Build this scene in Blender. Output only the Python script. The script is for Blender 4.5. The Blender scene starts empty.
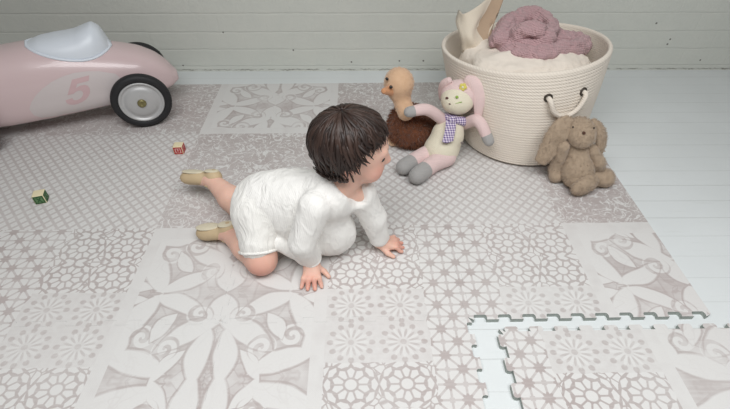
import bpy, bmesh, math, random
import numpy as np
from mathutils import Vector, noise as mnoise
from mathutils.bvhtree import BVHTree
from mathutils.geometry import tessellate_polygon
random.seed(7); RNG = np.random.default_rng(7)
PI = math.pi
SC = bpy.context.scene
COL = SC.collection
A = np.array

# ---------------------------------------------------------------- camera numbers (mat top is z = 0)
F = 455.0; TH = math.atan(410.5 / F); H = 0.95
def ray(px, py):
    u = (px - 365) / F; v = (py - 204.5) / F
    c, s = math.cos(TH), math.sin(TH)
    return A([u, c - v * s, -s - v * c])
def gz(px, py, z=0.0):
    d = ray(px, py); return A([0, 0, H]) + (z - H) / d[2] * d
def gy(px, py, y):
    d = ray(px, py); return A([0, 0, H]) + y / d[1] * d
FLOOR = -0.013

# ---------------------------------------------------------------- object helpers
ORG = {}
def tag(o, label=None, cat=None, group=None, kind=None):
    if label: o['label'] = label
    if cat: o['category'] = cat
    if group: o['group'] = group
    if kind: o['kind'] = kind
    return o
def empty(name, loc, label, cat, group=None):
    o = bpy.data.objects.new(name, None); COL.objects.link(o)
    o.empty_display_size = .05
    o.location = loc; ORG[o] = A(loc, float)
    return tag(o, label, cat, group)
def mk(name, verts, faces, mats, parent=None, origin=None, smooth=True, mi=None):
    """one mesh object from world-space vertices"""
    verts = np.asarray(verts, float)
    org = ORG[parent] if parent is not None else A(origin if origin is not None else (0, 0, 0), float)
    me = bpy.data.meshes.new(name)
    me.from_pydata((verts - org).tolist(), [], [list(map(int, f)) for f in faces])
    for m in (mats if isinstance(mats, (list, tuple)) else [mats]): me.materials.append(m)
    if mi is not None: me.polygons.foreach_set('material_index', np.asarray(mi, np.int32))
    if smooth: me.polygons.foreach_set('use_smooth', np.ones(len(me.polygons), bool))
    me.update()
    o = bpy.data.objects.new(name, me); COL.objects.link(o)
    if parent is not None: o.parent = parent
    else: o.location = org
    ORG[o] = org
    return o
class MB:
    """collects verts and faces of one mesh"""
    def __init__(s): s.v = []; s.f = []; s.m = []
    def add(s, v, f, m=0):
        n = len(s.v); s.v += [tuple(map(float, p)) for p in v]
        s.f += [[i + n for i in q] for q in f]; s.m += [m] * len(f)
    def build(s, name, mats, parent=None, origin=None, smooth=True):
        return mk(name, s.v, s.f, mats, parent, origin, smooth, s.m)
def frame(d):
    d = A(d, float); d = d / np.linalg.norm(d)
    a = A([0, 0, 1.]) if abs(d[2]) < .9 else A([1., 0, 0])
    x = np.cross(a, d); x /= np.linalg.norm(x); return x, np.cross(d, x), d
def tube(path, rad, n=8, cap=True, flat=1.0, closed=False):
    """swept tube; rad number or list; flat squashes one axis"""
    P = [A(p, float) for p in path]; m = len(P)
    R = [rad] * m if np.isscalar(rad) else list(rad)
    V = []; Fc = []; up = None
    for i, p in enumerate(P):
        if closed: d = P[(i + 1) % m] - P[i - 1]
        else: d = P[min(i + 1, m - 1)] - P[max(i - 1, 0)]
        if up is None: x, y, d = frame(d)
        else:
            d = d / (np.linalg.norm(d) + 1e-12); x = up - d * np.dot(up, d); x /= np.linalg.norm(x) + 1e-12; y = np.cross(d, x)
        up = x
        for k in range(n):
            a = 2 * PI * k / n
            V.append(p + R[i] * (math.cos(a) * x + flat * math.sin(a) * y))
    for i in range(m if closed else m - 1):
        for k in range(n):
            j = (i + 1) % m
            Fc.append([i * n + k, i * n + (k + 1) % n, j * n + (k + 1) % n, j * n + k])
    if cap and not closed:
        Fc.append(list(range(n))[::-1]); Fc.append([(m - 1) * n + k for k in range(n)])
    return V, Fc
def spline(pts, n=24):
    """Catmull-Rom through pts"""
    P = [A(p, float) for p in pts]; P = [2 * P[0] - P[1]] + P + [2 * P[-1] - P[-2]]
    out = []; m = len(P) - 3
    for i in range(m):
        a, b, c, d = P[i:i + 4]; k = max(2, n // m)
        for j in range(k + (i == m - 1)):
            t = j / k
            out.append(.5 * (2 * b + (c - a) * t + (2 * a - 5 * b + 4 * c - d) * t * t + (3 * b - a - 3 * c + d) * t ** 3))
    return out
def lathe(profile, n=48, c=(0, 0, 0), axis=(0, 0, 1)):
    x, y, d = frame(axis); c = A(c, float); V = []; Fc = []
    if axis == (0, 0, 1): x, y, d = A([1., 0, 0]), A([0, 1., 0]), A([0, 0, 1.])
    for r, z in profile:
        for k in range(n):
            a = 2 * PI * k / n; V.append(c + r * (math.cos(a) * x + math.sin(a) * y) + z * d)
    for i in range(len(profile) - 1):
        for k in range(n):
            Fc.append([i * n + k, i * n + (k + 1) % n, (i + 1) * n + (k + 1) % n, (i + 1) * n + k])
    return V, Fc

# ---------------------------------------------------------------- soft solids: distance fields meshed with surface nets
def unit(v): v = A(v, float); return v / np.linalg.norm(v)
def cap(a, b, ra, rb=None, k=.012, sub=False):
    return ('c', A(a, float), A(b, float), ra, ra if rb is None else rb, k, sub)
def ell(c, r, ax=None, k=.012, sub=False):
    """ellipsoid; ax = rows of local axes"""
    r = A([r] * 3 if np.isscalar(r) else r, float)
    return ('e', A(c, float), r, np.eye(3) if ax is None else A(ax, float), k, sub)
def axes(f, up=(0, 0, 1)):
    """rows: forward, side, up"""
    f = unit(f); s = unit(np.cross(up, f)); return A([f, s, np.cross(f, s)])
def chain(pts, rads, k=.012):
    return [cap(pts[i], pts[i + 1], rads[i], rads[i + 1], k) for i in range(len(pts) - 1)]
def solid(prims, res, pad=.02):
    los, his = [], []
    for p in prims:
        if p[-1]: continue
        if p[0] == 'c':
            R = max(p[3], p[4]); los.append(np.minimum(p[1], p[2]) - R); his.append(np.maximum(p[1], p[2]) + R)
        else:
            e = np.abs(p[3].T) @ p[2]; los.append(p[1] - e); his.append(p[1] + e)
    lo = np.min(los, 0) - pad; hi = np.max(his, 0) + pad
    n = np.ceil((hi - lo) / res).astype(int) + 1
    D = np.full(n, .03, np.float32)
    g = [lo[i] + res * np.arange(n[i]) for i in range(3)]
    for p in prims:
        k = p[-2]; m = k + .016
        if p[0] == 'c':
            R = max(p[3], p[4]); l, h = np.minimum(p[1], p[2]) - R - m, np.maximum(p[1], p[2]) + R + m
        else:
            e = np.abs(p[3].T) @ p[2]; l, h = p[1] - e - m, p[1] + e + m
        i0 = np.clip(np.floor((l - lo) / res).astype(int), 0, n); i1 = np.clip(np.ceil((h - lo) / res).astype(int) + 1, 0, n)
        if np.any(i1 <= i0): continue
        sl = tuple(slice(i0[i], i1[i]) for i in range(3))
        X, Y, Z = np.meshgrid(g[0][sl[0]], g[1][sl[1]], g[2][sl[2]], indexing='ij')
        if p[0] == 'c':
            a, b = p[1], p[2]; ba = b - a; L = max(ba @ ba, 1e-12)
            t = np.clip(((X - a[0]) * ba[0] + (Y - a[1]) * ba[1] + (Z - a[2]) * ba[2]) / L, 0, 1)
            d = np.sqrt((X - a[0] - t * ba[0]) ** 2 + (Y - a[1] - t * ba[1]) ** 2 + (Z - a[2] - t * ba[2]) ** 2) - (p[3] + (p[4] - p[3]) * t)
        else:
            c, r, ax = p[1], p[2], p[3]
            q = [((X - c[0]) * ax[i][0] + (Y - c[1]) * ax[i][1] + (Z - c[2]) * ax[i][2]) for i in range(3)]
            k0 = np.sqrt(sum((q[i] / r[i]) ** 2 for i in range(3))); k1 = np.sqrt(sum((q[i] / r[i] ** 2) ** 2 for i in range(3))) + 1e-9
            d = k0 * (k0 - 1) / k1
        cur = D[sl]
        if p[-1]:
            d = -d; hh = np.maximum(k - np.abs(cur - d), 0) / k; D[sl] = np.maximum(cur, d) + hh * hh * k / 4
        else:
            hh = np.maximum(k - np.abs(cur - d), 0) / k; D[sl] = np.minimum(cur, d) - hh * hh * k / 4
    return D, lo, res
def nets(D, lo, res):
    s = D < 0; n = D.shape
    c8 = [(i, j, k) for i in (0, 1) for j in (0, 1) for k in (0, 1)]
    cut = lambda a, o: a[o[0]:n[0] - 1 + o[0], o[1]:n[1] - 1 + o[1], o[2]:n[2] - 1 + o[2]]
    cnt = sum(cut(s, o).astype(np.int8) for o in c8)
    I, J, K = np.nonzero((cnt > 0) & (cnt < 8))
    idx = np.full(A(n) - 1, -1, np.int64); idx[I, J, K] = np.arange(len(I))
    val = {o: D[I + o[0], J + o[1], K + o[2]].astype(float) for o in c8}
    acc = np.zeros((len(I), 3)); w = np.zeros(len(I))
    for o in c8:
        for ax in range(3):
            if o[ax]: continue
            o2 = list(o); o2[ax] = 1; o2 = tuple(o2)
            a, b = val[o], val[o2]; m = (a < 0) != (b < 0)
            t = np.where(m, a / np.where(m, a - b, 1), 0)
            for q in range(3): acc[:, q] += np.where(m, o[q] + (t if q == ax else 0), 0)
            w += m
    V = lo + res * (np.stack([I, J, K], 1) + acc / w[:, None])
    Fs = []
    for ax in range(3):
        b, c = (ax + 1) % 3, (ax + 2) % 3
        s0 = np.take(s, range(n[ax] - 1), ax); s1 = np.take(s, range(1, n[ax]), ax)
        ch = np.argwhere(s0 != s1)
        ch = ch[(ch[:, b] > 0) & (ch[:, c] > 0) & (ch[:, b] < n[b] - 1) & (ch[:, c] < n[c] - 1)]
        q = []
        for db, dc in ((-1, -1), (0, -1), (0, 0), (-1, 0)):
            p = ch.copy(); p[:, b] += db; p[:, c] += dc; q.append(idx[p[:, 0], p[:, 1], p[:, 2]])
        q = np.stack(q, 1); fl = ~s[ch[:, 0], ch[:, 1], ch[:, 2]]
        q[fl] = q[fl][:, ::-1]; Fs.append(q)
    return V, np.concatenate(Fs)
def relax(V, Fq, it=1, lam=.5):
    e = np.concatenate([Fq[:, [0, 1]], Fq[:, [1, 2]], Fq[:, [2, 3]], Fq[:, [3, 0]]])
    for _ in range(it):
        acc = np.zeros_like(V); cnt = np.zeros(len(V))
        for i in range(3):
            acc[:, i] = np.bincount(e[:, 0], V[e[:, 1], i], len(V)) + np.bincount(e[:, 1], V[e[:, 0], i], len(V))
        cnt = np.bincount(e[:, 0], minlength=len(V)) + np.bincount(e[:, 1], minlength=len(V))
        V = V + lam * (acc / np.maximum(cnt, 1)[:, None] - V)
    return V
def normals(V, Fq):
    nn = np.cross(V[Fq[:, 2]] - V[Fq[:, 0]], V[Fq[:, 3]] - V[Fq[:, 1]])
    N = np.zeros_like(V)
    for c in range(4):
        for i in range(3): N[:, i] += np.bincount(Fq[:, c], nn[:, i], len(V))
    return N / (np.linalg.norm(N, axis=1)[:, None] + 1e-12)
def bumpy(V, Fq, amp, scale, off=0.0, ridged=False, stretch=None):
    """push vertices along their normals with noise (folds, lumps)"""
    N = normals(V, Fq); st = A([1, 1, 1] if stretch is None else stretch, float)
    if ridged: d = A([1 - 2 * abs(mnoise.noise(Vector(v * st * scale + off))) for v in V])
    else: d = A([mnoise.noise(Vector(v * st * scale + off)) for v in V])
    return V + N * (amp * d)[:, None]
def soft(prims, res, it=2):
    V, Fq = nets(*solid(prims, res)); return relax(V, Fq, it), Fq
def soft_obj(name, prims, res, mats, parent=None, origin=None, it=2, post=None):
    V, Fq = soft(prims, res, it)
    if post: V = post(V, Fq)
    return mk(name, V, Fq, mats, parent, origin)
def fur(V, Fq, n, length, width, droop=(0, 0, 0), jit=.5, curl=0.0):
    """blades of pile on a surface, as verts/faces"""
    N = normals(V, Fq)
    ar = np.linalg.norm(np.cross(V[Fq[:, 2]] - V[Fq[:, 0]], V[Fq[:, 3]] - V[Fq[:, 1]]), axis=1)
    fi = RNG.choice(len(Fq), n, p=ar / ar.sum())
    w = RNG.random((n, 4)); w /= w.sum(1)[:, None]
    P = (V[Fq[fi]] * w[:, :, None]).sum(1); Nn = (N[Fq[fi]] * w[:, :, None]).sum(1)
    D = Nn + jit * RNG.normal(size=(n, 3)) + A(droop, float); D /= np.linalg.norm(D, axis=1)[:, None]
    S = np.cross(D, RNG.normal(size=(n, 3))); S /= np.linalg.norm(S, axis=1)[:, None]
    L = length * (.6 + .8 * RNG.random(n))[:, None]
    B = np.cross(D, S)
    p0, p1 = P - Nn * length * .15 - S * width / 2, P - Nn * length * .15 + S * width / 2
    m0 = P + D * L * .55 - S * width * .4 + B * L * curl; m1 = P + D * L * .55 + S * width * .4 + B * L * curl
    tp = P + D * L + A(droop, float) * L * .4 + B * L * curl * .3
    VV = np.stack([p0, p1, m1, m0, tp], 1).reshape(-1, 3)
    b = np.arange(n)[:, None] * 5
    return VV, (b + A([0, 1, 2, 3])).tolist() + (b + A([3, 2, 4])).tolist()
def furry(name, prims, res, mats, parent, n, length, width, post=None, it=2, **kw):
    V, Fq = soft(prims, res, it)
    if post: V = post(V, Fq)
    fv, ff = fur(V, Fq, n, length, width, **kw)
    f = [list(q) for q in Fq] + [[i + len(V) for i in q] for q in ff]
    return mk(name, np.concatenate([V, fv]), f, mats, parent)

# ---------------------------------------------------------------- node expressions
class S:
    nt = None
    def __init__(s, sock): s.k = sock
    @staticmethod
    def m(op, *a, clamp=False):
        n = S.nt.nodes.new('ShaderNodeMath'); n.operation = op; n.use_clamp = clamp
        for i, x in enumerate(a):
            if isinstance(x, S): S.nt.links.new(x.k, n.inputs[i])
            else: n.inputs[i].default_value = float(x)
        return S(n.outputs[0])
    def __add__(s, o): return S.m('ADD', s, o)
    __radd__ = __add__
    def __sub__(s, o): return S.m('SUBTRACT', s, o)
    def __rsub__(s, o): return S.m('SUBTRACT', o, s)
    def __mul__(s, o): return S.m('MULTIPLY', s, o)
    __rmul__ = __mul__
    def __truediv__(s, o): return S.m('DIVIDE', s, o)
    def fr(s): return S.m('FRACT', s)
    def abs(s): return S.m('ABSOLUTE', s)
    def sq(s): return S.m('MULTIPLY', s, s)
    def sqrt(s): return S.m('SQRT', s)
    def gt(s, o): return S.m('GREATER_THAN', s, o)
    def lt(s, o): return S.m('LESS_THAN', s, o)
    def mx(s, o): return S.m('MAXIMUM', s, o)
    def mn(s, o): return S.m('MINIMUM', s, o)
    def cl(s, k=1.0): return S.m('MULTIPLY', s, k, clamp=True)
    def pp(s, o): return S.m('PINGPONG', s, o)
    def cos(s): return S.m('COSINE', s)
    def mix(s, a, b): return a + s * (b - a) if isinstance(a, S) or isinstance(b, S) else s * (b - a) + a
def at2(y, x): return S.m('ARCTAN2', y, x)
def xyz(x, y, z=0.0):
    n = S.nt.nodes.new('ShaderNodeCombineXYZ')
    for i, q in enumerate((x, y, z)):
        if isinstance(q, S): S.nt.links.new(q.k, n.inputs[i])
        else: n.inputs[i].default_value = q
    return n.outputs[0]
def tex_noise(vec, scale, detail=2.0, rough=.5, dist=0.0):
    n = S.nt.nodes.new('ShaderNodeTexNoise'); n.inputs['Scale'].default_value = scale; n.inputs['Detail'].default_value = detail
    n.inputs['Roughness'].default_value = rough; n.inputs['Distortion'].default_value = dist
    if vec is not None: S.nt.links.new(vec, n.inputs['Vector'])
    return S(n.outputs['Fac'])
def tex_vor(vec, scale, feature='F1', rnd=1.0):
    n = S.nt.nodes.new('ShaderNodeTexVoronoi'); n.feature = feature; n.inputs['Scale'].default_value = scale; n.inputs['Randomness'].default_value = rnd
    if vec is not None: S.nt.links.new(vec, n.inputs['Vector'])
    return S(n.outputs['Distance'])
def coord(which='Object'):
    n = S.nt.nodes.new('ShaderNodeTexCoord'); return n.outputs[which]
def split(vec):
    n = S.nt.nodes.new('ShaderNodeSeparateXYZ'); S.nt.links.new(vec, n.inputs[0]); return [S(o) for o in n.outputs]
def cmix(fac, a, b):
    n = S.nt.nodes.new('ShaderNodeMix'); n.data_type = 'RGBA'; n.clamp_factor = True
    if isinstance(fac, S): S.nt.links.new(fac.k, n.inputs[0])
    else: n.inputs[0].default_value = fac
    for i, c in ((6, a), (7, b)):
        if isinstance(c, tuple): n.inputs[i].default_value = (*c[:3], 1)
        else: S.nt.links.new(c, n.inputs[i])
    return n.outputs[2]
def lin(r, g, b): return tuple((c / 255 / 12.92 if c < 10.3 else ((c / 255 + .055) / 1.055) ** 2.4) for c in (r, g, b))
def material(name, rough=.8, spec=.3, sheen=0.0, sss=0.0, coat=0.0):
    m = bpy.data.materials.new(name); m.use_nodes = True
    S.nt = m.node_tree; b = m.node_tree.nodes['Principled BSDF']
    b.inputs['Roughness'].default_value = rough; b.inputs['Specular IOR Level'].default_value = spec
    b.inputs['Sheen Weight'].default_value = sheen; b.inputs['Coat Weight'].default_value = coat
    if sss:
        b.inputs['Subsurface Weight'].default_value = sss; b.inputs['Subsurface Radius'].default_value = (.9, .35, .2)
        b.inputs['Subsurface Scale'].default_value = .012
    return m, b
def setc(b, c):
    if isinstance(c, tuple): b.inputs['Base Color'].default_value = (*c[:3], 1)
    else: S.nt.links.new(c, b.inputs['Base Color'])
def bump(b, h, strength=.3, dist=.002):
    n = S.nt.nodes.new('ShaderNodeBump'); n.inputs['Strength'].default_value = strength; n.inputs['Distance'].default_value = dist
    S.nt.links.new(h.k, n.inputs['Height']); S.nt.links.new(n.outputs[0], b.inputs['Normal'])
def plain(name, c, rough=.6, spec=.4, var=.06, scale=30, metal=0, **kw):
    m, b = material(name, rough, spec, **kw); b.inputs['Metallic'].default_value = metal
    n = tex_noise(coord(), scale, 3)
    setc(b, cmix(n, tuple(x * (1 - var) for x in c), tuple(min(1, x * (1 + var)) for x in c)))
    return m
def cloth(name, c, scale=900, strength=.25, var=.05, rough=.95, sheen=.15):
    m, b = material(name, rough, .15, sheen=sheen)
    co = coord(); x, y, z = split(co)
    n = tex_noise(co, 25, 3)
    setc(b, cmix(n, tuple(q * (1 - var) for q in c), tuple(min(1, q * (1 + var)) for q in c)))
    w = (x * scale).cos() * (y * scale).cos() + (z * scale).cos() * .8
    bump(b, w, strength, .0006)
    return m
def knit(name, c, pitch=.004, var=.1, strength=.5, c2=None):
    m, b = material(name, .95, .15, sheen=.2)
    co = coord(); x, y, z = split(co)
    wob = tex_noise(co, 120, 2)
    k = 2 * PI / pitch
    row = (z * k + x * (k * .15) + wob * 2).cos(); st = ((x + y * .8) * k + row * .9).cos()
    h = row * .5 + st * .5
    n = tex_noise(co, 40, 3)
    base = cmix(n, tuple(q * (1 - var) for q in c), tuple(min(1, q * (1 + var)) for q in c))
    setc(b, cmix((h * .5 + .5).cl() * .35, base, c2 or tuple(q * .82 for q in c)))
    bump(b, h, strength, .0015)
    return m

# ---------------------------------------------------------------- setting materials
def m_floor():
    m, b = material('white_painted_boards', .42, .35)
    co = coord(); x, y, z = split(co)
    wob = tex_noise(co, 6, 2)
    f = ((y + .006 + (wob - .5) * .0015) / .0775).fr()
    edge = (f - .5).abs()
    big = tex_noise(xyz(x * .7, y * 13, 0.0), 1.0, 2)
    msk = ((big - .36) * 5).cl()
    alt = ((y + .006) / .155).fr().lt(.5)
    groove = ((edge - .480) * 60).cl() * msk * alt.mix(.35, 1.0)
    n = tex_noise(co, 3.5, 4); sp = tex_noise(xyz(x * 4, y * 40, 0.0), 2, 4)
    c = cmix(n, lin(215, 219, 219), lin(229, 233, 234))
    c = cmix((sp - .62).cl(3) * .35, c, lin(186, 190, 184))
    c = cmix(groove * .5, c, lin(128, 130, 122))
    setc(b, c)
    bump(b, (1 - groove) + n * .3 + sp * .12, .35, .003)
    return m
def m_wall():
    m, b = material('painted_brick', .62, .3)
    co = coord(); x, y, z = split(co)
    n1 = tex_noise(co, 9, 3); n2 = tex_noise(co, 55, 3)
    zz = z + (n1 - .5) * .008; xx = x + (n1 - .5) * .01
    row = (zz - .012) / .0795
    rf = row.fr(); ri = S.m('FLOOR', row)
    ev = S.m('MODULO', ri, 2)
    cf = ((xx + ev * .105) / .21).fr()
    hj = ((rf - .5).abs() - .43) * 12; vj = ((cf - .5).abs() - .472) * 25
    mort = hj.cl().mx(vj.cl() * .22) * (.55 + n1 * .6)
    c = cmix(n1, lin(208, 211, 204), lin(218, 219, 211))
    c = cmix((n2 - .6).cl(2) * .25, c, lin(176, 178, 168))
    # dirty joint at the foot of the wall and a few chips and nail holes
    foot = (1 - (z + .005 - (n2 - .5) * .014).abs() * 260).cl() * ((tex_noise(co, 14, 4) - .40) * 6).cl()
    c = cmix(foot * .8, c, lin(84, 74, 62))
    holes = None
    for px, py in ((226, 32), (162, 51), (354, 62), (402, 61), (426, 61), (671, 45), (674, 40), (704, 61), (296, 50), (660, 24), (186, 65)):
        p = gy(px, py, 2.0)
        d = ((x - p[0]).sq() + (z - (p[2] + .0)).sq()).sqrt() + (n2 - .5) * .004
        h = (1 - d / .0045).cl(3); holes = h if holes is None else holes.mx(h)
    c = cmix(holes * .75, c, lin(62, 54, 46))
    setc(b, c)
    bump(b, (1 - mort) + n1 * 1.0 + n2 * .5 - holes - foot * .6, .5, .005)
    return m
def m_mat():
    m, b = material('printed_foam', .75, .22)
    uv = S.nt.nodes.new('ShaderNodeUVMap'); uv.uv_map = 'pattern'
    X, Y, _ = split(uv.outputs[0])
    wv = xyz(X, Y)
    wob = tex_noise(wv, 30, 2)
    xp = ((X + .61) / 1.2).fr() * 1.2
    isP = xp.lt(.515); qx = xp - .515
    def st(e, k=5): return (e * k).cl()
    def cell(x, y, px, py): return ((x / px).fr() - .5) * px, ((y / py).fr() - .5) * py
    def petal(r, a, n, off, rc, rr, tw):
        af = ((a * (n / (2 * PI)) + off).fr() - .5) * (2 * PI / n) * r
        return 1 - ((r - rc) / rr).sq() - (af / tw).sq()
    # --- rosettes and blurred medallions
    rx = qx.gt(.3).mix(qx, qx - .445)
    cx, cy = cell(rx, Y - .435, .1225, .1025)
    cy = cy * 1.08
    r = (cx.sq() + cy.sq()).sqrt(); a = at2(cy, cx)
    def wedge(r, a, n, off):
        return ((a * (n / (2 * PI)) + off).fr() - .5).abs() * (2 * PI / n) * r, r * (PI / n)
    t1, w1 = wedge(r, a, 10, 0); t2, w2 = wedge(r, a, 10, .5)
    p1 = ((w1 - t1).mn(r - .0150 - t1 * .5).mn(.0445 - r - t1 * .75) - .0011) * 160
    p2 = ((w2 - t2).mn(r - .0345 - t2 * 1.1).mn(.0615 - r - t2 * .35).mn(r - .0430) - .0011) * 160
    ce = (.0140 - r) * 160
    vo = tex_vor(xyz(X, Y), 48, 'DISTANCE_TO_EDGE')
    ros = st(p1, 3).mx(st(p2, 3)).mx(st(ce, 3)).mx(r.gt(.0615) * ((vo - .035) * 16).cl())
    sp = petal(r, a, 12, .5, .049, .009, .008); ry = petal(r, a, 12, 0, .026, .014, .0035)
    med = .8 - st(sp, 2) * .6 - st(ry, 2) * .42 - st(1 - (r / .008).sq()) * .4 + st(petal(r, a, 12, .5, .03, .018, .004), 2) * .25
    med = med - (tex_noise(wv, 60, 2) - .5) * .5
    ym = Y - .64
    isM = (ym.abs() + (wob - .5) * .012).lt(.1025)
    ros = isM.mix(ros, med)
    # --- star strip
    pS = .069
    sx, sy = cell(qx - .345, Y, pS, pS); tx, ty = cell(qx - .345 + pS / 2, Y + pS / 2, pS, pS)
    rs, rt = (sx.sq() + sy.sq()).sqrt(), (tx.sq() + ty.sq()).sqrt()
    w = rs.lt(rt); rr = w.mix(rt, rs); aa = w.mix(at2(ty, tx), at2(sy, sx))
    t8, w8 = wedge(rr, aa, 8, 0)
    stars = st(((w8 - t8 - .0006).mn(rr - .0085 - t8 * 1.25).mn(.0335 - rr - t8 * .3) - .0006) * 160, 3)
    star_z = ((qx - .345).abs() + (wob - .5) * .02).lt(.098)
    stars = stars.mx(rr.gt(.0145) * .38)
    front = star_z.mix(ros, stars)
    # --- trellis
    d = .034
    u = ((X + Y * .92) / d).fr(); v = ((X - Y * .92) / d).fr()
    tre = st((.5 - (u - .5).abs()).mn(.5 - (v - .5).abs()) - .10, 9)
    tre = tre * (1 - st(.13 - ((u - .5).abs().mx((v - .5).abs())), 9) * .28) * .66 + .34
    # --- arabesque leaves and spirals, mirrored
    wx, wy = (tex_noise(wv, 7, 2) - .5) * .03, (tex_noise(xyz(Y, X), 7, 2) - .5) * .03
    def mir(px, per, base): return (px - base).pp(per)
    sA = mir(xp + wx, .2575, 0.0); tA = mir(Y + wy, .235, .035)
    leaf = None
    for (ex, ey, ax, ay, rot) in ((.225, .055, .075, .030, 1.5), (.185, .115, .085, .030, .5), (.09, .045, .085, .030, -.3), (.055, .165, .085, .032, 1.15),
                                  (.245, .185, .06, .026, 1.3), (.150, .200, .085, .026, -.45), (.030, .085, .055, .026, 1.75), (.120, .135, .045, .020, 1.0), (.16, .035, .05, .018, .9), (.015, .21, .05, .02, .3)):
        cc, ss = math.cos(rot), math.sin(rot)
        dx, dy = sA - ex, tA - ey
        u_ = (dx * cc + dy * ss) / ax; v_ = (dy * cc - dx * ss) / ay
        e = (1 - u_.sq()) - (v_ + u_.sq() * .35).abs(); leaf = e if leaf is None else leaf.mx(e)
    ring_ = None
    for (ex, ey, R, sg) in ((.145, .075, .036, 1), (.080, .105, .032, -1), (.205, .165, .034, 1)):
        dx, dy = sA - ex, tA - ey
        r2 = (dx.sq() + dy.sq()).sqrt()
        spf = (at2(dy, dx) * (sg / (2 * PI)) + r2 / .024).fr()
        band = ((spf - .5).abs() - .14).cl(7); k2 = ((R - r2) * 300).cl()
        leaf_v = st(leaf, 6) if ring_ is None else ring_
        ring_ = k2.mix(leaf_v, band)
    grd = (tex_noise(wv, 13, 3) - .38).cl(3.2) * .66 + .16
    rim_l = (1 - ((leaf + .05).abs() / .105)).cl(1.7) * ((tex_noise(wv, 12, 1) - .30).cl(3) * .7 + .3)
    vine = (1 - (tex_noise(xyz(sA, tA), 15, 1.2, .4, .8) - .5).abs() / .022).cl(1.2) + (1 - (tex_noise(xyz(tA, sA), 11, 1, .4, .6) - .52).abs() / .018).cl(1.2) * .8
    grd = grd - vine.cl() * .34
    ring_ = ring_ - vine.cl() * .16 * (tex_noise(wv, 8, 1) - .35).cl(3)
    ara = (ring_.mx(grd) - rim_l * .85).cl() * .92 + .06
    patch = (tex_noise(wv, 16, 2) - .5).cl(4)
    inner = ((xp - .2575).abs() - .225).gt(0)           # plain faded band beside the leaves
    band2 = (Y - .93).gt(0) * (Y - 1.2).lt(0) + (Y - 1.515).lt(0) * (Y - 1.4).gt(0)
    ara = (inner.mx(band2.cl())).mix(ara, .93 - patch * .2)
    # --- fine floral scroll on a darker ground
    wv2 = xyz(X + wx * .5, Y + wy * .5)
    n1 = tex_noise(wv2, 26, 1.5, .4, 1.2); n2 = tex_noise(wv2, 40, 1, .4, 1.0)
    scr = (1 - (n1 - .5).abs() / .038).cl(1.3).mx((1 - (n2 - .47).abs() / .022).cl(1.2) * .8).mx((n2 - .64).cl(9) * .9) + .08
    # --- patchwork
    j = (wob - .5) * .004
    back = (Y + j).gt(1.475); mid = (Y + j).gt(.975)
    Pz = back.mix(mid.mix(ara, scr), ara)
    Qz = back.mix(mid.mix(front, tre), scr)
    val = isP.mix(Qz, Pz)
    fade = tex_noise(wv, 3.2, 4, .6); fade2 = tex_noise(xyz(X * 3, Y * 60), 3, 3)
    val = val + (1 - val) * ((fade - .36).cl(1.8) * .6 + (fade2 - .45).cl(1.4) * .6)
    hue = tex_noise(wv, 2.3, 2)
    lt_ = cmix(hue, lin(216, 216, 214), lin(218, 215, 213)); dk = cmix(hue, lin(172, 166, 163), lin(178, 163, 161))
    # the scroll blocks are printed on a warmer grey
    c = cmix(val.cl(), dk, lt_)
    weave = ((X * 1500).cos() * (Y * 1500).cos())
    c = cmix((tex_noise(wv, 260, 2) - .5).cl() * .5, c, lin(196, 190, 186))
    setc(b, c)
    bump(b, weave * .4 + tex_noise(wv, 300, 2), .12, .0008)
    return m
M_FLOOR, M_WALL, M_MAT = m_floor(), m_wall(), m_mat()
M_FOAM = plain('cut_foam_edge', lin(168, 174, 169), .9, .1, .04, 200)

# ---------------------------------------------------------------- setting
def box_v(lo, hi):
    (a, b, c), (d, e, f) = lo, hi
    return [(a, b, c), (d, b, c), (d, e, c), (a, e, c), (a, b, f), (d, b, f), (d, e, f), (a, e, f)], \
           [[0, 3, 2, 1], [4, 5, 6, 7], [0, 1, 5, 4], [1, 2, 6, 5], [2, 3, 7, 6], [3, 0, 4, 7]]
YAW = .018
mb = MB(); mb.add(*box_v((-3.2, -1.6, FLOOR - .1), (3.2, 2.0, FLOOR)))
floor = mb.build('floor', M_FLOOR, smooth=False); tag(floor, kind='structure'); floor['label'] = 'white painted wooden floorboards'
mb = MB(); mb.add(*box_v((-3.2, 2.0, FLOOR), (3.2, 2.12, 2.5)))
wall = mb.build('wall_back', M_WALL, smooth=False); tag(wall, kind='structure'); wall['label'] = 'white painted brick wall'
for o in (floor, wall): o.rotation_euler.z = .006

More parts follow.
